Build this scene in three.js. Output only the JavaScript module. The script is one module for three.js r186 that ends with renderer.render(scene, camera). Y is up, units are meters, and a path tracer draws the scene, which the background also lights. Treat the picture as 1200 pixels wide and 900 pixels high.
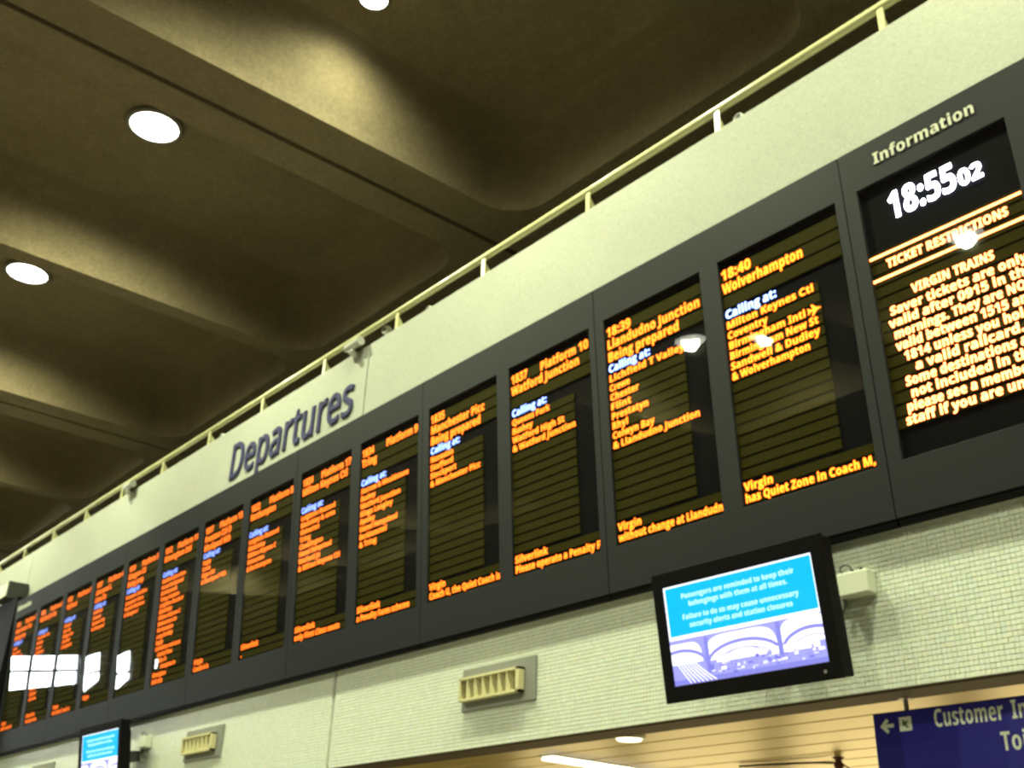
import * as THREE from 'three';
import { RectAreaLightUniformsLib } from 'three/addons/lights/RectAreaLightUniformsLib.js';
import { RoundedBoxGeometry } from 'three/addons/geometries/RoundedBoxGeometry.js';
import { mergeGeometries } from 'three/addons/utils/BufferGeometryUtils.js';
import { FontLoader } from 'three/addons/loaders/FontLoader.js';
import { TextGeometry } from 'three/addons/geometries/TextGeometry.js';

// ---------------------------------------------------------------- camera, sky, lamps, exposure
const scene = new THREE.Scene();
const EYE = 1.6;                                   // eye height; heights marked "rel" are measured from it
const camera = new THREE.PerspectiveCamera(2 * Math.atan(450 / 1292.7) * 180 / Math.PI, 4 / 3, 0.05, 200);
camera.position.set(0, EYE, 4.5);
camera.rotation.order = 'YXZ';
camera.rotation.set(0.45611, 0.8861, 0.03738);
camera.focus = 1.0; camera.userData.fStop = 15;      // the handheld photograph is a touch out of focus throughout
scene.add(camera);
scene.background = new THREE.Color().setRGB(26, 28, 29);   // pale evening sky, reached only through the end windows
const renderer = new THREE.WebGLRenderer({ antialias: true });
renderer.toneMapping = THREE.LinearToneMapping;
renderer.toneMappingExposure = 1.0;
renderer.shadowMap.enabled = true;
RectAreaLightUniformsLib.init();
const LAMP_COLOR = new THREE.Color().setRGB(0.95, 1.0, 0.64);
const LAMP_POWER = 104;                            // candela along the axis
const LAMP_ANGLE = 1.39, LAMP_PENUMBRA = 0.8;      // deep reflectors cut the light off towards the sides
// every ceiling lamp: [x, z]
const LAMPS = [[-9.05, 1.79], [-12.78, 1.78], [-6.2, 1.1], [-9.6, 7.71], [-8.87, 8.57], [-5.43, 8.21], [-8.18, 12.07],
  [-16.4, 1.8], [-19.6, 1.8], [-23.4, 1.8], [-27.0, 1.8], [-1.4, 1.6], [2.9, 1.8],
  [-5.0, 1.8], [-16.4, 8.1], [-20.0, 8.1], [-24.0, 8.1], [-1.4, 8.1], [2.9, 8.1],
  [-5.2, 15.5], [-12.4, 15.5], [-19.6, 15.5], [-1.4, 15.5]];

// ---------------------------------------------------------------- helpers
let seed = 7;
const rnd = () => { seed = (seed * 1664525 + 1013904223) >>> 0; return seed / 4294967296; };
const used = new Map();
function numbered(n) { const k = used.get(n) || 0; used.set(n, k + 1); return k ? `${n}_${String(k).padStart(3, '0')}` : n; }
function tag(o, label, category, group) { o.userData.label = label; o.userData.category = category; if (group) o.userData.group = group; return o; }
function struct(o) { o.userData.kind = 'structure'; return o; }
function mesh(name, geo, mat, parent) { const m = new THREE.Mesh(geo, mat); m.name = parent === scene ? numbered(name) : name; m.castShadow = m.receiveShadow = true; parent.add(m); return m; }
function group(name, x = 0, y = 0, z = 0) { const g = new THREE.Group(); g.name = numbered(name); g.position.set(x, y, z); scene.add(g); return g; }
const T = (g, x, y, z) => g.translate(x, y, z);
const boxG = (x0, x1, y0, y1, z0, z1) => metres(T(new THREE.BoxGeometry(x1 - x0, y1 - y0, z1 - z0), (x0 + x1) / 2, (y0 + y1) / 2, (z0 + z1) / 2));
const rbox = (w, h, d, r, x = 0, y = 0, z = 0, s = 2) => T(new RoundedBoxGeometry(w, h, d, s, r), x, y, z);
function metres(g) {                               // uv in metres from position and normal
  if (!g.attributes.normal) g.computeVertexNormals();
  const p = g.attributes.position, n = g.attributes.normal, uv = new Float32Array(p.count * 2);
  for (let i = 0; i < p.count; i++) {
    const ax = Math.abs(n.getX(i)), ay = Math.abs(n.getY(i)), az = Math.abs(n.getZ(i));
    if (az >= ax && az >= ay) { uv[2 * i] = p.getX(i); uv[2 * i + 1] = p.getY(i); }
    else if (ay >= ax) { uv[2 * i] = p.getX(i); uv[2 * i + 1] = p.getZ(i); }
    else { uv[2 * i] = p.getZ(i); uv[2 * i + 1] = p.getY(i); }
  }
  g.setAttribute('uv', new THREE.BufferAttribute(uv, 2)); return g;
}
function tube(points, r, seg = 24, rad = 10) { return new THREE.TubeGeometry(new THREE.CatmullRomCurve3(points.map((p) => new THREE.Vector3(...p))), seg, r, rad, false); }
function cyl(r0, r1, h, x, y, z, axis = 'y', n = 20) { const g = new THREE.CylinderGeometry(r0, r1, h, n); if (axis === 'x') g.rotateZ(Math.PI / 2); if (axis === 'z') g.rotateX(Math.PI / 2); return T(g, x, y, z); }
// wrapping value noise
function noiseField(n, cells, s) {
  seed = s; const g = new Float32Array(cells * cells).map(() => rnd()), out = new Float32Array(n * n);
  for (let y = 0; y < n; y++) for (let x = 0; x < n; x++) {
    const fx = x / n * cells, fy = y / n * cells, ix = Math.floor(fx), iy = Math.floor(fy); let a = fx - ix, b = fy - iy; a = a * a * (3 - 2 * a); b = b * b * (3 - 2 * b);
    const q = (i, j) => g[((iy + j) % cells) * cells + (ix + i) % cells];
    out[y * n + x] = (q(0, 0) * (1 - a) + q(1, 0) * a) * (1 - b) + (q(0, 1) * (1 - a) + q(1, 1) * a) * b;
  }
  return out;
}
function grainTexture(size, layers, s, repeat, lo = 0.7, hi = 1, extra) {      // layers: [cells, weight]
  const v = new Float32Array(size * size);
  layers.forEach(([c, w], i) => { const f = noiseField(size, c, s + i * 31); for (let k = 0; k < v.length; k++) v[k] += (f[k] - 0.5) * w; });
  const d = new Uint8Array(size * size * 4);
  if (extra) extra(v, size);
  for (let k = 0; k < v.length; k++) { const t = Math.max(0, Math.min(1, 0.5 + v[k])), c = Math.round(255 * (lo + (hi - lo) * t)); d[4 * k] = d[4 * k + 1] = d[4 * k + 2] = c; d[4 * k + 3] = 255; }
  const t = new THREE.DataTexture(d, size, size); t.wrapS = t.wrapT = THREE.RepeatWrapping; t.magFilter = THREE.LinearFilter; t.minFilter = THREE.LinearMipmapLinearFilter; t.generateMipmaps = true;
  t.repeat.set(repeat, repeat); t.needsUpdate = true; return t;
}
const std = (r, g, b, rough, o = {}) => { const m = new THREE.MeshStandardMaterial({ roughness: rough, ...o }); m.color.setRGB(r, g, b); return m; };
const phys = (r, g, b, rough, o = {}) => { const m = new THREE.MeshPhysicalMaterial({ roughness: rough, ...o }); m.color.setRGB(r, g, b); return m; };

// ---------------------------------------------------------------- materials
const concreteTex = grainTexture(512, [[6, 0.25], [24, 0.25], [128, 0.5], [256, 0.5]], 11, 0.35, 0.82, 1);
concreteTex.colorSpace = THREE.SRGBColorSpace;
const terrazzoTex = grainTexture(512, [[5, 0.12], [64, 0.25], [256, 0.7]], 41, 0.9, 0.85, 1, (v, n) => {
  seed = 99; for (let k = 0; k < 26; k++) { const x = Math.floor(rnd() * n), y = Math.floor(rnd() * n), r = 1 + Math.floor(rnd() * 4); for (let j = -r; j <= r; j++) for (let i = -r; i <= r; i++) if (i * i + j * j <= r * r) v[((y + j + n) % n) * n + (x + i + n) % n] -= 0.45; } });
terrazzoTex.colorSpace = THREE.SRGBColorSpace;
const M = {
  concrete: std(0.215, 0.168, 0.093, 0.9, { map: concreteTex, bumpMap: concreteTex, bumpScale: 0.004 }),
  coffer: std(0.215, 0.168, 0.093, 0.9, { map: concreteTex, bumpMap: concreteTex, bumpScale: 0.004 }),
  fascia: std(0.425, 0.44, 0.375, 0.75, { map: terrazzoTex, bumpMap: terrazzoTex, bumpScale: 0.001 }),
  grout: std(0.59, 0.60, 0.53, 0.95),
  joint: std(0.10, 0.09, 0.06, 0.95),
  tile: std(0.73, 0.76, 0.70, 0.4),
  plaster: std(0.12, 0.115, 0.095, 0.9, { map: concreteTex }),
  dark: std(0.03, 0.03, 0.03, 0.9),
  deck: std(0.08, 0.075, 0.06, 0.9),
  floor: std(0.20, 0.185, 0.15, 0.4, { map: terrazzoTex }),
  plank: std(0.60, 0.45, 0.165, 0.38, { metalness: 0.35 }),
  trim: std(0.07, 0.042, 0.015, 0.7),
  bezel: phys(0.0135, 0.0155, 0.018, 0.6, { specularIntensity: 0.4 }),
  body: std(0.012, 0.012, 0.013, 0.6),
  screen: phys(0.004, 0.004, 0.006, 0.8, { specularIntensity: 0.1 }),
  row: phys(0.030, 0.0265, 0.0004, 0.85, { specularIntensity: 0.2 }),
  rail: phys(0.62, 0.60, 0.33, 0.28, { clearcoat: 0.6, clearcoatRoughness: 0.12 }),
  letterBlue: phys(0.036, 0.037, 0.105, 0.7, { specularIntensity: 0.3 }),
  letterWhite: std(0.62, 0.62, 0.50, 0.6),
  lampRing: std(0.14, 0.13, 0.1, 0.7),
  tvBlack: phys(0.004, 0.0032, 0.0045, 0.6, { specularIntensity: 0.2 }),
  steel: std(0.35, 0.35, 0.34, 0.4, { metalness: 0.6 }),
  ventPlate: std(0.215, 0.22, 0.20, 0.7),
  ventCream: std(0.62, 0.57, 0.33, 0.55),
  ventBack: std(0.22, 0.20, 0.12, 0.8),
  boxWhite: std(0.62, 0.64, 0.52, 0.5),
  cable: std(0.03, 0.03, 0.03, 0.6),
  signBlue: std(0.017, 0.013, 0.30, 0.45),
  signWhite: std(0.85, 0.88, 0.80, 0.6),
  signGreen: std(0.05, 0.12, 0.05, 0.6),
  floodGrey: std(0.035, 0.04, 0.033, 0.7),
  floodPale: phys(0.55, 0.56, 0.50, 0.3, { clearcoat: 0.5 }),
  frame: std(0.12, 0.11, 0.1, 0.6),
  redBrown: std(0.09, 0.02, 0.012, 0.6),
  glass: new THREE.MeshPhysicalMaterial({ color: 0xffffff, transmission: 1, thickness: 0, roughness: 0.02, ior: 1.4 }),
};

// ---------------------------------------------------------------- setting: floor, walls, ceiling
const X0 = -32, X1 = 8, Z1 = 22, SOFFIT = EYE + 6, TOP = EYE + 7, WBOT = EYE + 1.0035, FTOP = EYE + 4.6;
struct(mesh('floor', boxG(X0 - 0.3, X1 + 0.3, -0.2, 0, -6.2, Z1 + 0.3), M.floor, scene));

// the wall that carries the board: core, terrazzo fascia panels, glass mosaic
const wallBack = struct(group('wall_back'));
const SEAMS = [-32, -16.2, -7.53, 1.15, 8];
mesh('wall_core', boxG(X0, X1, WBOT + 0.03, FTOP - 0.01, -0.2, -0.02), M.joint, wallBack);
for (let i = 0; i < 4; i++) {
  mesh('fascia_panel', metres(rbox(SEAMS[i + 1] - SEAMS[i] - 0.02, 1.25, 0.2, 0.008, (SEAMS[i] + SEAMS[i + 1]) / 2, FTOP - 0.625, -0.1)), M.fascia, wallBack);
  mesh('mosaic_backing', boxG(SEAMS[i] + 0.012, SEAMS[i + 1] - 0.012, WBOT, FTOP - 1.3, -0.02, -0.004), M.grout, wallBack);
}
{ // one-inch mosaic tiles, far too many and too small to tell apart singly
  const P = 0.0232, S = 0.0214, xs = [], x0 = -17.4, x1 = 2.6;
  const g = new THREE.BoxGeometry(0.0224, S, 0.008); const gp = g.attributes.position;
  for (let i = 0; i < gp.count; i++) if (gp.getZ(i) > 0) { gp.setX(i, gp.getX(i) * 0.95); gp.setY(i, gp.getY(i) * 0.93); }
  g.computeVertexNormals();
  for (let x = x0; x < x1; x += P) if (!SEAMS.some((s) => Math.abs(x - s) < 0.022)) xs.push(x);
  const rows = 37, im = new THREE.InstancedMesh(g, M.tile, xs.length * rows), m4 = new THREE.Matrix4(), c = new THREE.Color(), q = new THREE.Quaternion(), e = new THREE.Euler();
  seed = 5; let k = 0;
  for (const x of xs) for (let r = 0; r < rows; r++) {
    e.set((rnd() - 0.5) * 0.03, (rnd() - 0.5) * 0.03, 0); q.setFromEuler(e);
    m4.compose(new THREE.Vector3(x + (rnd() - 0.5) * 0.0012, WBOT + P * (r + 0.5), (rnd() - 0.5) * 0.0012 - 0.001), q, new THREE.Vector3(1, 1, 1)); im.setMatrixAt(k, m4);
    const t = 0.9 + 0.1 * rnd(); c.setRGB(t * (0.95 + 0.08 * rnd()), t, t * (0.9 + 0.12 * rnd())); im.setColorAt(k++, c);
  }
  im.name = 'mosaic_tiles'; im.userData.kind = 'stuff'; im.castShadow = im.receiveShadow = true; wallBack.add(im);
}
mesh('bottom_trim', boxG(X0, X1, WBOT - 0.012, WBOT + 0.03, -0.2, -0.012), M.trim, wallBack);
// deck and wall behind the fascia
struct(mesh('wall_upper', boxG(X0, X1, FTOP - 1.6, TOP + 0.1, -2.1, -1.9), M.deck, scene));
struct(mesh('floor_upper', boxG(X0, X1, FTOP - 0.5, FTOP - 0.3, -1.9, -0.2), M.deck, scene));
// hall walls
struct(mesh('wall_right', boxG(X1, X1 + 0.3, 0, TOP + 0.3, -6, Z1), M.plaster, scene));
struct(mesh('wall_front', boxG(X0, X1, 0, TOP + 0.3, Z1, Z1 + 0.3), M.plaster, scene));
const WINS = [[3.6, 6.98, 4.35, 4.72, 5.42, 5.56], [7.14, 7.62, 4.46, 4.86, 5.5, 5.66], [8.06, 8.5, 4.52, 4.9, 5.56, 5.74], [9.2, 9.36, 5.15, 5.2, 5.44, 5.62]];   // z0,z1, sill y at z0,z1, head y at z0,z1 (rel)
{
  const s = new THREE.Shape([new THREE.Vector2(-6, 0), new THREE.Vector2(Z1 + 0.3, 0), new THREE.Vector2(Z1 + 0.3, TOP + 0.3), new THREE.Vector2(-6, TOP + 0.3)]);
  for (const [a, b, y0, y1, h0, h1] of WINS) s.holes.push(new THREE.Path([new THREE.Vector2(a, EYE + y0), new THREE.Vector2(a, EYE + h0), new THREE.Vector2(b, EYE + h1), new THREE.Vector2(b, EYE + y1)]));
  const g = new THREE.ExtrudeGeometry(s, { depth: 0.25, bevelEnabled: false }); g.rotateY(-Math.PI / 2); T(g, X0, 0, 0);
  struct(mesh('wall_left', metres(g), M.plaster, scene));
  WINS.forEach(([a, b, y0, y1, h0, h1], i) => {
    const w = struct(group('window_' + (i + 1)));
    const quad = (z0, z1, ya, yb, yc, yd, x, d) => { const q = new THREE.ExtrudeGeometry(new THREE.Shape([new THREE.Vector2(z0, ya), new THREE.Vector2(z1, yb), new THREE.Vector2(z1, yd), new THREE.Vector2(z0, yc)]), { depth: d, bevelEnabled: false }); q.rotateY(-Math.PI / 2); return T(q, x, 0, 0); };
    const at = (t, p, q) => EYE + p + (q - p) * t;
    mesh('pane', T(new THREE.PlaneGeometry(b - a, 1.6).rotateY(Math.PI / 2), X0 - 0.12, EYE + (y0 + h1) / 2, (a + b) / 2), M.glass, w);
    const f = 0.03;
    mesh('window_frame', mergeGeometries([quad(a, b, at(0, y0, y1), at(1, y0, y1), at(0, y0, y1) + f, at(1, y0, y1) + f, X0 - 0.08, 0.07), quad(a, b, at(0, h0, h1) - f, at(1, h0, h1) - f, at(0, h0, h1), at(1, h0, h1), X0 - 0.08, 0.07),
      quad(a, a + f, at(0, y0, y1), at(0, y0, y1), at(0, h0, h1), at(0, h0, h1), X0 - 0.08, 0.07), quad(b - f, b, at(1, y0, y1), at(1, y0, y1), at(1, h0, h1), at(1, h0, h1), X0 - 0.08, 0.07)]), M.frame, w);
    if (i < 3) mesh('transom', quad(a, b, EYE + 4.96, EYE + 5.08, EYE + 5.02, EYE + 5.15, X0 - 0.08, 0.07), M.frame, w);
  });
}
// room under the fascia
struct(mesh('wall_lower', boxG(X0, X1, 0, WBOT, -6.2, -6), M.plaster, scene));
for (let i = 0; i < 6; i++) {                      // unseen glowing panels at the back, added to brighten the lower ceiling
  const w = struct(group('window_' + (i + 5), -11.4 + i * 2.3, 0, -6));  // invented window, present only as an added light source
  const glow = std(0.8, 0.8, 0.8, 0.5); glow.emissive.setRGB(1, 0.80, 0.38); glow.emissiveIntensity = 2;
  mesh('added_glow_panel', boxG(-0.95, 0.95, 1.0, 2.25, 0.002, 0.012), glow, w);
  mesh('window_frame', mergeGeometries([boxG(-1.0, 1.0, 2.25, 2.32, 0, 0.05), boxG(-1.0, 1.0, 0.94, 1.0, 0, 0.12), boxG(-1.0, -0.95, 1.0, 2.25, 0, 0.05), boxG(0.95, 1.0, 1.0, 2.25, 0, 0.05)]), M.frame, w);
  const l = new THREE.RectAreaLight(new THREE.Color().setRGB(1, 0.80, 0.38), 3.2, 1.8, 1.2); l.position.set(0, 1.62, 0.03); l.rotation.y = Math.PI; l.name = 'added_fill_light'; w.add(l);
}
const lower = struct(group('ceiling_lower'));
mesh('slab', boxG(X0, X1, WBOT + 0.05, WBOT + 0.3, -6.2, -0.2), M.deck, lower);
{
  const g = metres(rbox(20, 0.03, 0.292, 0.006)); let z = -0.36;
  for (let i = 0; i < 17; i++, z -= 0.31) { const p = mesh('ceiling_plank', g, M.plank, lower); p.position.set(-7, WBOT + 0.018, z + 0.0); }
  mesh('edge_strip', boxG(X0, X1, WBOT - 0.004, WBOT + 0.03, -0.212, -0.2), M.trim, lower);
}
// ceiling: soffit panels with rounded coffers
const COFFERS = [[1.2, 4.6], [-3.1, 0.4], [-6.756, -3.3], [-10.6, -7.56], [-14.22, -10.83], [-17.75, -15.0], [-21.2, -17.95], [-24.9, -22.0], [-28.2, -25.1], [-31.7, -28.9]];
const ROWS = [[-1.0, 9.6], [10.4, 21.4]], GROOVES = [-32, -28.55, -21.6, -14.6, -7.2, 0.8, 8];
const ceiling = struct(group('ceiling'));
function ring(x0, x1, z0, z1, r, inset, n = 7) {
  const p = [], a = x0 + inset, b = x1 - inset, c = z0 + inset, d = z1 - inset; r = Math.max(0.05, r - inset * 0.4);
  for (const [cx, cz, t0] of [[b - r, d - r, 0], [a + r, d - r, 1], [a + r, c + r, 2], [b - r, c + r, 3]]) for (let i = 0; i <= n; i++) { const t = (t0 + i / n) * Math.PI / 2; p.push([cx + r * Math.cos(t), cz + r * Math.sin(t)]); }
  return p;
}
for (let i = 0; i + 1 < GROOVES.length; i++) {
  const a = GROOVES[i] + 0.03, b = GROOVES[i + 1] - 0.03;
  const s = new THREE.Shape([new THREE.Vector2(a, -1.9), new THREE.Vector2(b, -1.9), new THREE.Vector2(b, Z1), new THREE.Vector2(a, Z1)]);
  for (const [x0, x1] of COFFERS) if (x0 > a && x1 < b) for (const [z0, z1] of ROWS) s.holes.push(new THREE.Path(ring(x0, x1, z0, z1, 0.4, 0).map((p) => new THREE.Vector2(...p))));
  const g = new THREE.ExtrudeGeometry(s, { depth: 0.12, bevelEnabled: false, curveSegments: 4 }); g.rotateX(Math.PI / 2); T(g, 0, SOFFIT + 0.12, 0);
  mesh('soffit_panel', metres(g), M.concrete, ceiling);
}
for (const [x0, x1] of COFFERS) for (const [z0, z1] of ROWS) {
  const prof = [[0, 0.12], [0.02, 0.4], [0.045, 0.62], [0.09, 0.78], [0.16, 0.9], [0.27, 0.97], [0.4, 1.0]], pos = [], idx = [];
  const rings = prof.map(([ins, h]) => ring(x0, x1, z0, z1, 0.4, ins).map(([x, z]) => [x, SOFFIT + h, z])); const n = rings[0].length;
  rings.forEach((rg) => rg.forEach((p) => pos.push(...p)));
  for (let k = 0; k + 1 < rings.length; k++) for (let i = 0; i < n; i++) { const j = (i + 1) % n, A = k * n + i, B = k * n + j, C = A + n, D = B + n; idx.push(A, C, B, B, C, D); }
  const base = (rings.length - 1) * n; pos.push((x0 + x1) / 2, SOFFIT + 1.0, (z0 + z1) / 2); for (let i = 0; i < n; i++) idx.push(base + i, rings.length * n, base + (i + 1) % n);
  const g = new THREE.BufferGeometry(); g.setAttribute('position', new THREE.Float32BufferAttribute(pos, 3)); g.setIndex(idx); g.computeVertexNormals();
  mesh('coffer', metres(g), M.coffer, ceiling);
}
mesh('groove_strip', boxG(X0, X1, SOFFIT + 0.13, SOFFIT + 0.16, -1.9, -1.05), M.deck, ceiling);
for (const gx of GROOVES.slice(1, -1)) mesh('groove_strip', boxG(gx - 0.06, gx + 0.06, SOFFIT + 0.09, SOFFIT + 0.118, -1.9, Z1), M.deck, ceiling);
mesh('roof_slab', boxG(X0 - 0.3, X1 + 0.3, TOP + 0.12, TOP + 0.4, -2.1, Z1 + 0.3), M.deck, ceiling);

// ---------------------------------------------------------------- ceiling lamps
{
  const ringG = new THREE.LatheGeometry([[0.235, 0], [0.275, -0.015], [0.28, -0.04], [0.26, -0.055], [0.235, -0.05], [0.232, 0]].map(([a, b]) => new THREE.Vector2(a, b)), 40);
  const lensG = new THREE.CylinderGeometry(0.234, 0.234, 0.02, 40);
  const glow = std(0.9, 0.9, 0.9, 0.5); glow.emissive.setRGB(1.0, 0.98, 0.86); glow.emissiveIntensity = 9;
  const LABELS = ['big dazzling round lamp in the ceiling bay left of the wide double beam', 'small flattened round lamp at the left edge beneath the second beam', 'bright lamp at the top edge of the ceiling right of the wide beam'];
  LAMPS.forEach(([x, z], i) => {
    const g = group('ceiling_lamp', x, TOP, z); if (i === 2) g.scale.setScalar(0.5);   // the one over the wide beam is a small fitting
    tag(g, LABELS[i] || 'round recessed ceiling lamp out over the hall behind the viewer', 'lamp', i < 3 ? 'ceiling lamps above the board' : 'ceiling lamps over the hall');
    mesh('rim', ringG, M.lampRing, g);
    mesh('lens', T(lensG.clone(), 0, -0.03, 0), glow, g);
    const l = new THREE.SpotLight(LAMP_COLOR, i === 2 ? LAMP_POWER * 0.2 : LAMP_POWER, 0, LAMP_ANGLE, LAMP_PENUMBRA, 2); l.position.set(0, -0.09, 0); l.target.position.set(0, -2, 0); l.castShadow = true; l.shadow.radius = 6; l.name = 'lamp_light'; g.add(l); g.add(l.target);
  });
}

// ---------------------------------------------------------------- railing on the fascia
{
  const g = group('railing', 0, FTOP, 0); tag(g, 'low yellow-cream pipe railing along the top of the fascia', 'railing');
  mesh('handrail', cyl(0.029, 0.029, 26, -8.5, 0.185, -0.03, 'x', 24), M.rail, g);
  const pg = T(new THREE.BoxGeometry(0.04, 0.17, 0.012), 0, 0.085, -0.018);
  const gs = new THREE.ExtrudeGeometry(new THREE.Shape([new THREE.Vector2(0, 0), new THREE.Vector2(0.13, 0), new THREE.Vector2(0.0, 0.15)]), { depth: 0.008, bevelEnabled: false }).rotateY(Math.PI / 2); T(gs, -0.004, 0.0, -0.02);
  for (let i = -2; i < 16; i++) { const x = -2.345 - 1.2 * i; const p = mesh('post', pg, M.rail, g); p.position.x = x; const q = mesh('gusset', gs, M.rail, g); q.position.x = x; }
}

// ---------------------------------------------------------------- departure board
const font = await new FontLoader().loadAsync('fonts/droid/droid_sans_bold.typeface.json');
const fontR = await new FontLoader().loadAsync('fonts/droid/droid_sans_regular.typeface.json');
const TILT = Math.atan(0.0708), BH = 1.985, PITCH = 0.936, CABW = PITCH * 2, SEAM0 = -2.59;
const SW = 0.805, SV0 = 0.262, SV1 = 1.738;
const ORANGE = 'rgb(255,108,22)', HOT = 'rgb(255,124,66)', BLUEWHITE = 'rgb(128,156,255)';
const PXM = 600;
function textBlock(ctx, s, x, base, cap, width, color) {       // metres in screen coordinates (v up)
  ctx.save(); ctx.font = `bold ${cap / 0.714 * PXM}px sans-serif`; const w = ctx.measureText(s).width || 1;
  ctx.translate(x * PXM, (SV1 - base) * PXM); ctx.scale(width * PXM / w, 1); ctx.fillStyle = color; ctx.strokeStyle = color; ctx.lineWidth = cap > 0.05 ? 1.8 : 1.1; ctx.lineJoin = 'round'; ctx.fillText(s, 0, 0); ctx.strokeText(s, 0, 0); ctx.restore();
}
const ROWB = [1.612, 1.527, 1.441], LIST0 = 1.368, LP = 0.0628, BOT = [0.352, 0.287];
function drawColumn(c) {
  const cv = document.createElement('canvas'); cv.width = Math.round(SW * PXM); cv.height = Math.round((SV1 - SV0) * PXM); const ctx = cv.getContext('2d');
  if (c.info) {
    textBlock(ctx, '18:55', 0.15, 1.497, 0.15, 0.37, 'rgb(236,242,255)'); textBlock(ctx, '02', 0.525, 1.497, 0.085, 0.125, 'rgb(236,242,255)');
    ctx.fillStyle = HOT; ctx.fillRect(0.004 * PXM, (SV1 - 1.337) * PXM, 0.79 * PXM, 0.014 * PXM); ctx.fillRect(0.004 * PXM, (SV1 - 1.21) * PXM, 0.79 * PXM, 0.014 * PXM);
    textBlock(ctx, 'TICKET RESTRICTIONS', 0.09, 1.248, 0.046, 0.63, HOT);
    textBlock(ctx, 'VIRGIN TRAINS', 0.195, 1.064, 0.046, 0.42, HOT);
    ['Saver tickets are only', 'valid after 0915 in the', 'mornings. They are NOT', 'valid between 1515 and', '1814 unless you hold', 'a valid railcard.', 'Some destinations are', 'not included in this', 'please see a member of', 'staff if you are unsure'].forEach((s, i) => { const w = s.length * 0.0315; textBlock(ctx, s, 0.41 - w / 2, 0.993 - 0.0634 * i, 0.046, w, HOT); });
    return cv;
  }
  c.head.forEach((s, i) => { const p = s.split('|'); textBlock(ctx, p[0], 0.012, ROWB[i], 0.062, p[0].length * 0.0425, ORANGE); if (p[1]) textBlock(ctx, p[1], 0.8 - p[1].length * 0.0425 - 0.02, ROWB[i], 0.062, p[1].length * 0.0425, ORANGE); });
  if (c.call !== false) textBlock(ctx, 'Calling at:', 0.012, LIST0, 0.05, 0.355, BLUEWHITE);
  c.list.forEach((s, i) => s && textBlock(ctx, s, 0.012 + (c.indent?.[i] || 0), LIST0 - LP * (i + 1), 0.042, s.length * 0.0345, ORANGE));
  if (c.plane) { ctx.save(); ctx.translate(0.585 * PXM, (SV1 - (LIST0 - LP * 3) - 0.02) * PXM); ctx.fillStyle = ORANGE; ctx.beginPath(); [[26, 0], [8, -5], [-6, -19], [-12, -19], [-5, -4], [-16, -4], [-22, -11], [-26, -11], [-23, 0], [-26, 11], [-22, 11], [-16, 4], [-5, 4], [-12, 19], [-6, 19], [8, 5]].forEach(([a, b], i) => (i ? ctx.lineTo(a, b) : ctx.moveTo(a, b))); ctx.fill(); ctx.restore(); }
  c.foot.forEach((s, i) => s && textBlock(ctx, s, 0.012, BOT[i], 0.045, Math.min(0.785, s.length * 0.0315), ORANGE));
  return cv;
}
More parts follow.
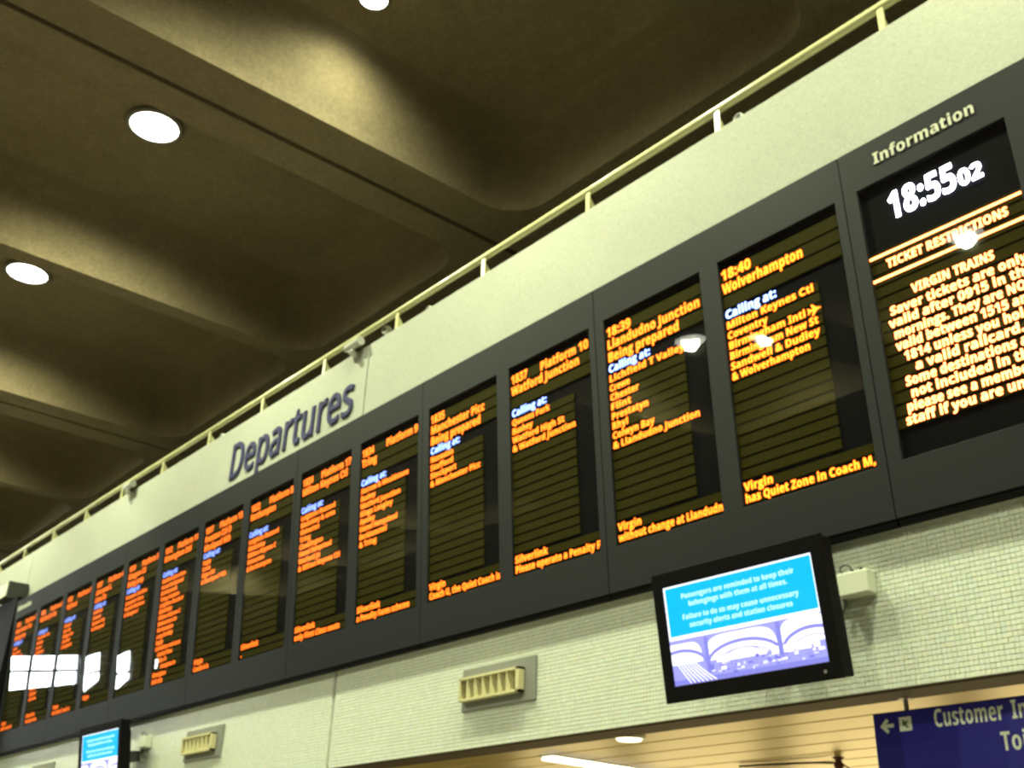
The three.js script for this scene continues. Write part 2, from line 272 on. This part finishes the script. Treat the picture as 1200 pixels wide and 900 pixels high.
const COLS = [
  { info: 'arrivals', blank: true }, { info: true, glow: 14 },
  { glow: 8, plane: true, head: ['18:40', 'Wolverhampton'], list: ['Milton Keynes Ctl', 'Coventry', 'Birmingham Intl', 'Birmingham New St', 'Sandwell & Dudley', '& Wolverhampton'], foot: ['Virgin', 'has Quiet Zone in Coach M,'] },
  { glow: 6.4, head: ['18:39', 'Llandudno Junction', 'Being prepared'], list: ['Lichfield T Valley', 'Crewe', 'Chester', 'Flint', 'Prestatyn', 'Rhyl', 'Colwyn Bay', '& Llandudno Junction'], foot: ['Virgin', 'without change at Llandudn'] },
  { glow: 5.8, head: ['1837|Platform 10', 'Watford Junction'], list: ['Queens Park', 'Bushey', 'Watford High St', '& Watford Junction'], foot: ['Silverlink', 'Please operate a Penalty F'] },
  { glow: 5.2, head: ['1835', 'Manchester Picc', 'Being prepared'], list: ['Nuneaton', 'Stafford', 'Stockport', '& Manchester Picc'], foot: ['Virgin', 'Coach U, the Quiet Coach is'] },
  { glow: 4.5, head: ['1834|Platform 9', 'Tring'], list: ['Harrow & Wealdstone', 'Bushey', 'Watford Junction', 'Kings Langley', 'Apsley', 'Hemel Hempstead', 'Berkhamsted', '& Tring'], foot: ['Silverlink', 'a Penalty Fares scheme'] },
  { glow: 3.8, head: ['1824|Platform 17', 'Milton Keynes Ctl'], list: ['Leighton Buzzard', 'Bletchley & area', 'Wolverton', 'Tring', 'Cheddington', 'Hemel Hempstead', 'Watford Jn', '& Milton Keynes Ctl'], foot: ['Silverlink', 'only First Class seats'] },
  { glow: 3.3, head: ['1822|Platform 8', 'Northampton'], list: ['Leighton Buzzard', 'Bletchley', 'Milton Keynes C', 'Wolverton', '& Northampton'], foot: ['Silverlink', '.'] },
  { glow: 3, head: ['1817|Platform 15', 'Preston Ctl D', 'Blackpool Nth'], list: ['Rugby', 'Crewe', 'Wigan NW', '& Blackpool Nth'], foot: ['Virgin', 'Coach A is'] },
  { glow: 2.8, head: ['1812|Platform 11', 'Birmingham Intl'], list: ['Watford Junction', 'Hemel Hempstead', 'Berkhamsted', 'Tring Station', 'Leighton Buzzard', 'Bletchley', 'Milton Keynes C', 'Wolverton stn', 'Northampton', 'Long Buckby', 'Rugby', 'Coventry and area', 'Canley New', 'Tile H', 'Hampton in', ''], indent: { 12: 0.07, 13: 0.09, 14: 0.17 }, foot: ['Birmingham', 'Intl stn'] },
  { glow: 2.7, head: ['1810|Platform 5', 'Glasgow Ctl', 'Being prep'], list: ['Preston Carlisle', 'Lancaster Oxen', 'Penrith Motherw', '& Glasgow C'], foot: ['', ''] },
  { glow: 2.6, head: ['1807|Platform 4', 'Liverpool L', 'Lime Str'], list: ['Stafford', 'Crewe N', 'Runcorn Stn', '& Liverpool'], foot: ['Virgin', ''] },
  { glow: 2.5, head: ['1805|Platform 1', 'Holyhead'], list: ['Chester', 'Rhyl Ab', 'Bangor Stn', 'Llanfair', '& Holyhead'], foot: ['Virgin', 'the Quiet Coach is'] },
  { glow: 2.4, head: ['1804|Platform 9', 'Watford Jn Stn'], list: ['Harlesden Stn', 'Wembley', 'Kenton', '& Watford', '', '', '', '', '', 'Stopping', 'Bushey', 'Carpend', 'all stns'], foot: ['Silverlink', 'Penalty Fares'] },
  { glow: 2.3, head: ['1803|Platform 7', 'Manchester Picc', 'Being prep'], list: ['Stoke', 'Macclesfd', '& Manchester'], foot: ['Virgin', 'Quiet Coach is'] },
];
const wideRow = new THREE.BoxGeometry(SW - 0.006, 0.05, 0.008), headRow = new THREE.BoxGeometry(SW - 0.006, 0.072, 0.008), listRow = new THREE.BoxGeometry(0.62, 0.05, 0.008), infoRow = new THREE.BoxGeometry(SW - 0.006, 0.051, 0.008);
function screenPart(cab, left, c) {
  const s = new THREE.Group(); s.name = 'screen'; cab.add(s); s.position.set(left, 0, -0.022);
  mesh('screen_panel', T(new THREE.BoxGeometry(SW + 0.03, SV1 - SV0 + 0.03, 0.02), SW / 2, (SV0 + SV1) / 2, -0.012), M.screen, s);
  const row = (g, w, v) => mesh('display_row', g, M.row, s).position.set(w / 2 + 0.003, v, 0.002);
  if (c.info) { for (let i = 0; i < 15; i++) row(infoRow, SW - 0.006, 0.993 + 0.018 + 0.0634 * (5 - i)); }
  else {
    ROWB.forEach((b) => row(headRow, SW - 0.006, b + 0.03));
    for (let i = 1; i < 16; i++) row(listRow, 0.62, LIST0 - LP * i + 0.018);
    BOT.forEach((b) => row(wideRow, SW - 0.006, b + 0.018));
  }
  if (!c.blank) {
    const t = new THREE.CanvasTexture(drawColumn(c)); t.colorSpace = THREE.SRGBColorSpace; t.generateMipmaps = true;
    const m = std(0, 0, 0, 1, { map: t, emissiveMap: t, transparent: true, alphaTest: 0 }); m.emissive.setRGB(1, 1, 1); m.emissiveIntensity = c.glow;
    mesh('lettering', T(new THREE.PlaneGeometry(SW, SV1 - SV0), SW / 2, (SV0 + SV1) / 2, 0.0085), m, s);
  }
  mesh('glass_pane', T(new THREE.PlaneGeometry(SW + 0.004, SV1 - SV0 + 0.004), SW / 2, (SV0 + SV1) / 2, 0.02), M.glass, s);
}
function flatText(str, f, size, width, mat, parent, x, y, z, depth = 0.004, name = 'letter', bold = 0) {
  // letters of one word, each its own mesh, squeezed to the given overall width
  const shapes = []; let pen = 0; const k = size / f.data.resolution;
  for (const ch of str) { const gl = f.data.glyphs[ch] || f.data.glyphs[' ']; shapes.push([ch, pen * k]); pen += gl.ha; }
  const sx = width / (pen * k);
  for (const [ch, px] of shapes) { if (ch === ' ') continue; const g = new TextGeometry(ch, { font: f, size, depth, curveSegments: 5, bevelEnabled: bold > 0, bevelSize: bold, bevelThickness: 0.003, bevelSegments: 1 }); g.scale(sx, 1, 1); T(g, x + px * sx, y, z); mesh(name, g, mat, parent); }
}
const CABLABEL = ['information cabinet of the board showing the large white clock', 'board cabinet with the 18:39 and 18:40 trains left of the clock', 'board cabinet with the 1835 and 1837 trains', 'board cabinet below the end of the Departures lettering, eight stations in each column',
  'board cabinet below the middle of the Departures lettering, right of the long station list', 'board cabinet holding the one column filled with orange text almost to the bottom', 'board cabinet third from the left edge, window reflections beside small foot lines', 'leftmost board cabinet with big white window reflections across both columns'];
for (let j = 0; j < 8; j++) {
  const left = SEAM0 - CABW * j, w = CABW - 0.006;
  const cab = group('departure_board_cabinet', left + (j === 0 ? 0 : 0), EYE + 0.3935 * 4.43, 0.07); if (j > 0) cab.position.x = left;
  tag(cab, CABLABEL[j], 'departure board', 'cabinets of the departure board');
  cab.rotation.x = TILT;
  const fs = new THREE.Shape([new THREE.Vector2(0.003, 0), new THREE.Vector2(w, 0), new THREE.Vector2(w, BH), new THREE.Vector2(0.003, BH)]);
  const lefts = [0.076, 0.076 + PITCH];
  for (const l of lefts) fs.holes.push(new THREE.Path([new THREE.Vector2(l, SV0), new THREE.Vector2(l, SV1), new THREE.Vector2(l + SW, SV1), new THREE.Vector2(l + SW, SV0)]));
  mesh('front_panel', metres(T(new THREE.ExtrudeGeometry(fs, { depth: 0.04, bevelEnabled: true, bevelSize: 0.002, bevelThickness: 0.002, bevelSegments: 1 }), 0, 0, -0.042)), M.bezel, cab);
  const bs = new THREE.ExtrudeGeometry(new THREE.Shape([new THREE.Vector2(0.066, 0), new THREE.Vector2(0.066 , 0), new THREE.Vector2(0.05, 0), new THREE.Vector2(0.05, BH), new THREE.Vector2(0.062 + 0.0708 * BH, BH)]), { depth: w - 0.02, bevelEnabled: false });
  bs.rotateY(Math.PI / 2); // shape x -> -z
  mesh('housing', T(bs, 0.01, 0, 0), M.body, cab);
  mesh('shadow_strip', boxG(0.004, w - 0.001, -0.032, -0.003, -0.05, -0.012), M.tvBlack, cab);  // black bar: shadow line of the underside and gap, built as a shape
  lefts.forEach((l, i) => screenPart(cab, l, COLS[2 * j + (1 - i)]));
  if (j === 0) { flatText('Information', font, 0.066, 0.56, M.letterWhite, cab, 0.2, 1.835, 0.002); flatText('Arrivals', font, 0.066, 0.4, M.letterWhite, cab, 1.02, 1.835, 0.002); }
  if (j === 7) flatText('Information', font, 0.066, 0.53, M.letterWhite, cab, 0.085, 1.835, 0.002);
}
// dark projecting cabinet that closes the far end of the board
{
  const g = group('end_cabinet', -15.72, EYE + 1.72, 0.0); tag(g, 'plain black cabinet jutting out at the far left end of the board', 'cabinet');
  mesh('body', rbox(1.6, 2.09, 0.2, 0.01, -0.82, 1.045, 0.11), M.tvBlack, g);
  mesh('side_panel', boxG(-0.024, -0.017, 0.06, 1.97, 0.03, 0.19), M.tvBlack, g);
}
{
  const g = group('floodlight_box', -16.0, EYE + 3.82, 0.0); tag(g, 'grey box with a bright white front above the black end cabinet', 'floodlight');
  mesh('housing', rbox(0.5, 0.24, 0.27, 0.012, -0.27, 0.13, 0.15), M.floodGrey, g);
  mesh('front_plate', rbox(0.46, 0.2, 0.012, 0.005, -0.27, 0.13, 0.29), M.boxWhite, g);
  mesh('bracket', boxG(-0.4, -0.12, 0.0, 0.06, 0.0, 0.1), M.floodGrey, g);
}
// 'Departures' lettering
{
  const g = group('departures_sign', -10.05, EYE + 3.985, 0); tag(g, 'dark blue-grey Departures lettering mounted on the pale fascia', 'sign');
  flatText('Departures', fontR, 0.385, 2.36, M.letterBlue, g, 0, 0, 0.004, 0.012, 'letter', 0.007);
}

// ---------------------------------------------------------------- monitors, junction boxes, vents
function tvCanvas() {
  const W = 900, H = 500, cv = document.createElement('canvas'); cv.width = W; cv.height = H; const x = cv.getContext('2d');
  x.fillStyle = '#f4f6ff'; x.fillRect(0, 0, W, H);
  // station hall picture below
  x.fillStyle = '#8f8fd8'; x.fillRect(0, 275, W, 225);
  x.fillStyle = '#fbfbff'; const bay = (cx, w, top, bot) => { x.beginPath(); x.moveTo(cx - w / 2, bot); x.bezierCurveTo(cx - w / 2, top - 10, cx - w / 3, top, cx, top); x.bezierCurveTo(cx + w / 3, top, cx + w / 2, top - 10, cx + w / 2, bot); x.closePath(); x.fill(); };
  bay(70, 260, 295, 395); bay(430, 420, 285, 400); bay(800, 290, 278, 395);
  x.strokeStyle = '#7f7fcb'; x.lineWidth = 17; for (const [cx, w] of [[60, 330], [440, 420], [830, 330]]) { x.beginPath(); x.ellipse(cx, 415, w / 2, 85, 0, Math.PI, 2 * Math.PI); x.stroke(); }
  x.lineWidth = 6; x.strokeStyle = '#9a9ae0'; for (const [cx, w] of [[440, 330], [440, 250], [830, 230]]) { x.beginPath(); x.ellipse(cx, 425, w / 2, 60, 0, Math.PI, 2 * Math.PI); x.stroke(); }
  x.fillStyle = '#ececff'; x.fillRect(280, 392, 300, 22); x.fillRect(600, 388, 260, 34);
  x.fillStyle = '#7777c6'; x.fillRect(218, 285, 24, 190); x.fillRect(640, 280, 26, 180); x.fillRect(0, 470, W, 30);
  x.strokeStyle = '#e9e9ff'; x.lineWidth = 7; for (let k = 0; k < 7; k++) { x.beginPath(); x.moveTo(40 + k * 18, 395); x.quadraticCurveTo(70 + k * 20, 440, 110 + k * 26, 490); x.stroke(); }
  seed = 21; for (let k = 0; k < 70; k++) { x.fillStyle = ['#6a6abf', '#c9c9f4', '#ffffff', '#8888d4'][Math.floor(rnd() * 4)]; x.fillRect(230 + rnd() * 640, 405 + rnd() * 60, 6 + rnd() * 26, 4 + rnd() * 12); }
  // notice above
  x.fillStyle = '#f2f6ff'; x.fillRect(0, 0, W, 272); x.fillStyle = '#00a6dc'; x.fillRect(16, 14, W - 32, 242);
  x.fillStyle = '#c9f6ff'; x.textAlign = 'center'; x.font = 'bold 36px sans-serif';
  ['Passengers are reminded to keep their', 'belongings with them at all times.', 'Failure to do so may cause unnecessary', 'security alerts and station closures'].forEach((s, i) => x.fillText(s, W / 2, [78, 120, 182, 224][i], i % 2 ? 620 : 740));
  return cv;
}
const tvTex = new THREE.CanvasTexture(tvCanvas()); tvTex.colorSpace = THREE.SRGBColorSpace;
const tvGlow = std(0, 0, 0, 0.4, { emissiveMap: tvTex }); tvGlow.emissive.setRGB(1, 1, 1); tvGlow.emissiveIntensity = 1.6;
function monitor(x, label) {
  const g = group('wall_monitor', x, EYE + 1.312, 0.4); g.rotation.set(0.151, 0.0167, 0, 'YXZ'); tag(g, label, 'monitor', 'monitors hung under the board');
  const s = new THREE.Shape([new THREE.Vector2(-0.5, -0.312), new THREE.Vector2(0.5, -0.312), new THREE.Vector2(0.5, 0.312), new THREE.Vector2(-0.5, 0.312)]);
  s.holes.push(new THREE.Path([new THREE.Vector2(-0.447, -0.244), new THREE.Vector2(-0.447, 0.244), new THREE.Vector2(0.447, 0.244), new THREE.Vector2(0.447, -0.244)]));
  mesh('bezel', T(new THREE.ExtrudeGeometry(s, { depth: 0.02, bevelEnabled: true, bevelSize: 0.004, bevelThickness: 0.004, bevelSegments: 2 }), 0, 0, -0.012), M.tvBlack, g);
  mesh('case', mergeGeometries([rbox(1.0, 0.62, 0.07, 0.01, 0, 0, -0.05), rbox(0.8, 0.46, 0.06, 0.02, 0, 0, -0.11)]), M.tvBlack, g);
  mesh('screen', T(new THREE.PlaneGeometry(0.896, 0.49), 0, 0, 0.0), tvGlow, g);
  mesh('power_button', cyl(0.008, 0.008, 0.006, 0.42, -0.28, 0.014, 'z', 12), M.steel, g);
  const b = mesh('wall_bracket', mergeGeometries([boxG(-0.06, 0.06, -0.05, 0.05, -0.38, -0.13), boxG(-0.16, 0.16, -0.14, 0.14, -0.15, -0.135)]), M.cable, g);
  const l = new THREE.RectAreaLight(new THREE.Color().setRGB(0.6, 0.75, 1), 0.9, 0.88, 0.48); l.position.set(0, 0, 0.012); l.rotation.y = Math.PI; l.name = 'screen_light'; g.add(l);
  return b;
}
monitor(-3.263, 'large black monitor with the blue passenger notice beside the white junction box');
monitor(-11.08, 'small-looking black monitor with a blue notice at the bottom left edge');
function junction(x, label) {
  const g = group('junction_box', x, EYE + 1.49, 0); tag(g, label, 'junction box', 'junction boxes beside the monitors');
  mesh('backplate', rbox(0.06, 0.16, 0.02, 0.004, -0.115, -0.01, 0.012), M.ventPlate, g);
  mesh('case', rbox(0.17, 0.112, 0.07, 0.008, 0, 0, 0.04), M.boxWhite, g);
  mesh('cable', tube([[-0.05, 0.05, 0.05], [-0.075, 0.085, 0.05], [-0.045, 0.1, 0.05], [-0.015, 0.082, 0.05], [-0.01, 0.058, 0.05]], 0.004), M.cable, g);
  for (const k of [-0.01, 0.035]) mesh('gland', cyl(0.008, 0.008, 0.02, k, 0.062, 0.045, 'y', 12), M.cable, g);
  mesh('conduit', tube([[-0.09, -0.05, 0.03], [-0.085, -0.09, 0.03], [-0.1, -0.13, 0.03]], 0.008), M.ventPlate, g);
}
junction(-2.855, 'white junction box with a looped cable right of the large monitor');
junction(-10.93, 'small pale junction box right of the bottom-left monitor');
function vent(x, label) {
  const g = group('wall_vent', x, EYE + 1.368, 0); tag(g, label, 'vent', 'vents in the mosaic wall');
  mesh('plate', rbox(0.725, 0.27, 0.02, 0.004, 0, 0, 0.012), M.ventPlate, g);
  const fx = -0.035, fy = -0.005, W = 0.6, H = 0.15, z = 0.022;
  mesh('grille_frame', mergeGeometries([boxG(fx - W / 2, fx + W / 2, fy + H / 2 - 0.014, fy + H / 2, z, z + 0.05), boxG(fx - W / 2, fx + W / 2, fy - H / 2, fy - H / 2 + 0.014, z, z + 0.05), boxG(fx - W / 2, fx - W / 2 + 0.014, fy - H / 2, fy + H / 2, z, z + 0.05), boxG(fx + W / 2 - 0.03, fx + W / 2, fy - H / 2, fy + H / 2, z, z + 0.05)]), M.ventCream, g);
  mesh('grille_back', boxG(fx - W / 2, fx + W / 2, fy - H / 2, fy + H / 2, z - 0.002, z + 0.004), M.ventBack, g);
  const vg = new THREE.BoxGeometry(0.006, H - 0.028, 0.05);
  for (let k = 1; k < 7; k++) { const v = mesh('vane', vg, M.ventCream, g); v.position.set(fx - W / 2 + 0.01 + (W - 0.04) * k / 7, fy, z + 0.026); v.rotation.y = -0.45; }
}
vent(-5.52, 'cream slotted vent in a grey plate left of the large monitor');
vent(-9.665, 'slotted vent on the mosaic wall right of the bottom-left monitor');
vent(-13.84, 'vent cut off by the bottom edge left of the small monitor');

// ---------------------------------------------------------------- fittings along the railing
function flood(x, label, pale) {
  const g = group('spotlight', x, FTOP - 0.05, 0.07); g.scale.set(1.0, 0.8, 0.8); tag(g, label, 'spotlight', 'spotlights behind the railing');
  mesh('head', T(new THREE.LatheGeometry([[0, -0.13], [0.03, -0.13], [0.045, -0.09], [0.05, 0.06], [0.056, 0.12], [0.05, 0.125], [0, 0.118]].map((p) => new THREE.Vector2(...p)), 20).rotateZ(-Math.PI / 2), 0, 0.1, 0.0), pale ? M.floodPale : M.floodGrey, g);
  mesh('yoke', mergeGeometries([boxG(-0.012, 0.012, 0, 0.1, -0.02, -0.012), boxG(-0.012, 0.012, 0, 0.1, 0.012, 0.02), boxG(-0.03, 0.03, -0.004, 0.01, -0.04, 0.04)]), M.floodPale, g);
  mesh('arm', boxG(-0.02, 0.02, -0.03, -0.003, -0.087, 0.02), M.floodPale, g);
}
flood(-7.7, 'pale glossy spotlight tucked under the rail near the fascia joint', true);
flood(-12.7, 'small pale spotlight at the rail left of the Departures lettering', true);
function puck(x, y, label) {
  const g = group('rail_camera', x, FTOP + y, -0.13);  tag(g, label, 'camera', 'small cameras at the railing');
  mesh('body', T(new THREE.LatheGeometry([[0, -0.03], [0.035, -0.03], [0.045, 0], [0.04, 0.035], [0.028, 0.04], [0.026, 0.02], [0, 0.018]].map((p) => new THREE.Vector2(...p)), 20).rotateX(Math.PI / 2), 0, 0, 0.03), M.floodPale, g);
  mesh('eye', T(new THREE.SphereGeometry(0.024, 14, 10), 0, 0, 0.05), M.cable, g);
  mesh('stem', boxG(-0.008, 0.008, -y, 0, -0.01, 0.005), M.floodGrey, g);
}
puck(-7.42, 0.13, 'small round camera hung on the rail above the fascia joint');
puck(-6.75, 0.05, 'small dark camera behind the rail post right of the fascia joint');
puck(-3.42, 0.06, 'small dark camera beside the brightest rail post');
puck(-10.55, 0.06, 'small dark camera behind the rail above the Departures lettering');

// ---------------------------------------------------------------- lower ceiling fittings and hanging sign
{
  const g = group('fluorescent_light', -5.63, WBOT, -0.5); tag(g, 'white fluorescent strip light running back across the timber ceiling', 'light');
  const glow = std(0.9, 0.9, 0.9, 0.5); glow.emissive.setRGB(1, 0.93, 0.8); glow.emissiveIntensity = 2.2;
  mesh('tray', boxG(-0.075, 0.075, -0.004, 0.004, -1.5, 0), M.boxWhite, g);
  mesh('diffuser', rbox(0.12, 0.022, 1.48, 0.008, 0, -0.016, -0.75), glow, g);
  const l = new THREE.RectAreaLight(new THREE.Color().setRGB(1, 0.82, 0.5), 16, 0.08, 1.4); l.position.set(0, -0.035, -0.75); l.rotation.x = -Math.PI / 2; l.name = 'tube_light'; g.add(l);
}
for (const [x, z, lab] of [[-4.65, -0.27, 'small warm downlight at the edge of the timber ceiling'], [-3.4, -2.9, 'warm downlight deep in the timber ceiling behind the large monitor']]) {
  const g = group('downlight', x, WBOT, z); tag(g, lab, 'light', 'downlights in the timber ceiling');
  const glow = std(0.9, 0.9, 0.9, 0.5); glow.emissive.setRGB(1, 0.85, 0.55); glow.emissiveIntensity = 3;
  mesh('ring', T(new THREE.TorusGeometry(0.085, 0.012, 8, 28).rotateX(Math.PI / 2), 0, -0.004, 0), M.boxWhite, g);
  mesh('lens', cyl(0.08, 0.07, 0.02, 0, -0.012, 0, 'y', 28), glow, g);
  const l = new THREE.RectAreaLight(new THREE.Color().setRGB(1, 0.8, 0.45), 120, 0.11, 0.11); l.position.set(0, -0.03, 0); l.rotation.x = -Math.PI / 2; l.name = 'downlight_light'; g.add(l);
}
{
  const g = group('ceiling_sensor', -4.2, WBOT, -1.66); tag(g, 'small dark red sensor with a thin black cable under the timber ceiling', 'sensor');
  mesh('body', T(new THREE.LatheGeometry([[0, -0.075], [0.018, -0.07], [0.034, -0.045], [0.02, -0.025], [0.022, -0.008], [0.04, 0.003]].map((p) => new THREE.Vector2(...p)), 16), 0, 0, 0), M.redBrown, g);
  mesh('cable', tube([[0, -0.03, 0], [-0.15, -0.018, 0.01], [-0.4, -0.012, 0.06], [-0.7, -0.01, 0.1]], 0.007, 30, 8), M.cable, g);
  mesh('whisker', tube([[0.02, -0.03, 0], [0.06, -0.06, 0], [0.1, -0.09, 0.01]], 0.004, 12, 6), M.cable, g);
}
{
  const g = group('hanging_sign', -2.981, WBOT, -0.2); tag(g, 'dark blue hanging sign pointing left to Customer Information and Toilets', 'sign');
  const top = 0.94 - 1.0035, W = 1.9, H = 0.5;
  mesh('panel', rbox(W, H, 0.05, 0.006, W / 2, top - H / 2, 0), M.signBlue, g);
  for (const x of [0.165, W - 0.165]) { mesh('hanger_rod', cyl(0.011, 0.011, -top + 0.01, x, top / 2, 0, 'y', 14), M.steel, g); mesh('hanger_flange', cyl(0.035, 0.035, 0.008, x, -0.008, 0, 'y', 18), M.steel, g); }
  const z = 0.0255, y0 = -1.0035;
  const ar = new THREE.Shape([[0, 0], [0.034, 0.034], [0.046, 0.022], [0.031, 0.008], [0.07, 0.008], [0.07, -0.008], [0.031, -0.008], [0.046, -0.022], [0.034, -0.034]].map((p) => new THREE.Vector2(...p)));
  mesh('arrow', T(new THREE.ExtrudeGeometry(ar, { depth: 0.002, bevelEnabled: false }), 0.036, 0.879 + y0, z), M.signWhite, g);
  mesh('pictogram_tile', rbox(0.062, 0.062, 0.003, 0.0012, 0.165, 0.88 + y0, z), M.signWhite, g);
  const pic = new THREE.Shape([[-0.012, 0.016], [-0.002, 0.016], [-0.002, 0.004], [0.008, 0.014], [0.014, 0.01], [0.004, -0.001], [0.016, -0.018], [0.006, -0.018], [-0.004, -0.004], [-0.012, -0.012]].map((p) => new THREE.Vector2(...p)));
  mesh('pictogram', T(new THREE.ExtrudeGeometry(pic, { depth: 0.002, bevelEnabled: false }), 0.165, 0.88 + y0, z + 0.001), M.signGreen, g);
  flatText('Customer', font, 0.077, 0.325, M.signWhite, g, 0.306, 0.851 + y0, z, 0.002);
  flatText('Information', font, 0.077, 0.42, M.signWhite, g, 0.665, 0.851 + y0, z, 0.002);
  flatText('Toilets', font, 0.077, 0.26, M.signWhite, g, 0.6, 0.727 + y0, z, 0.002);
}
renderer.render(scene, camera);
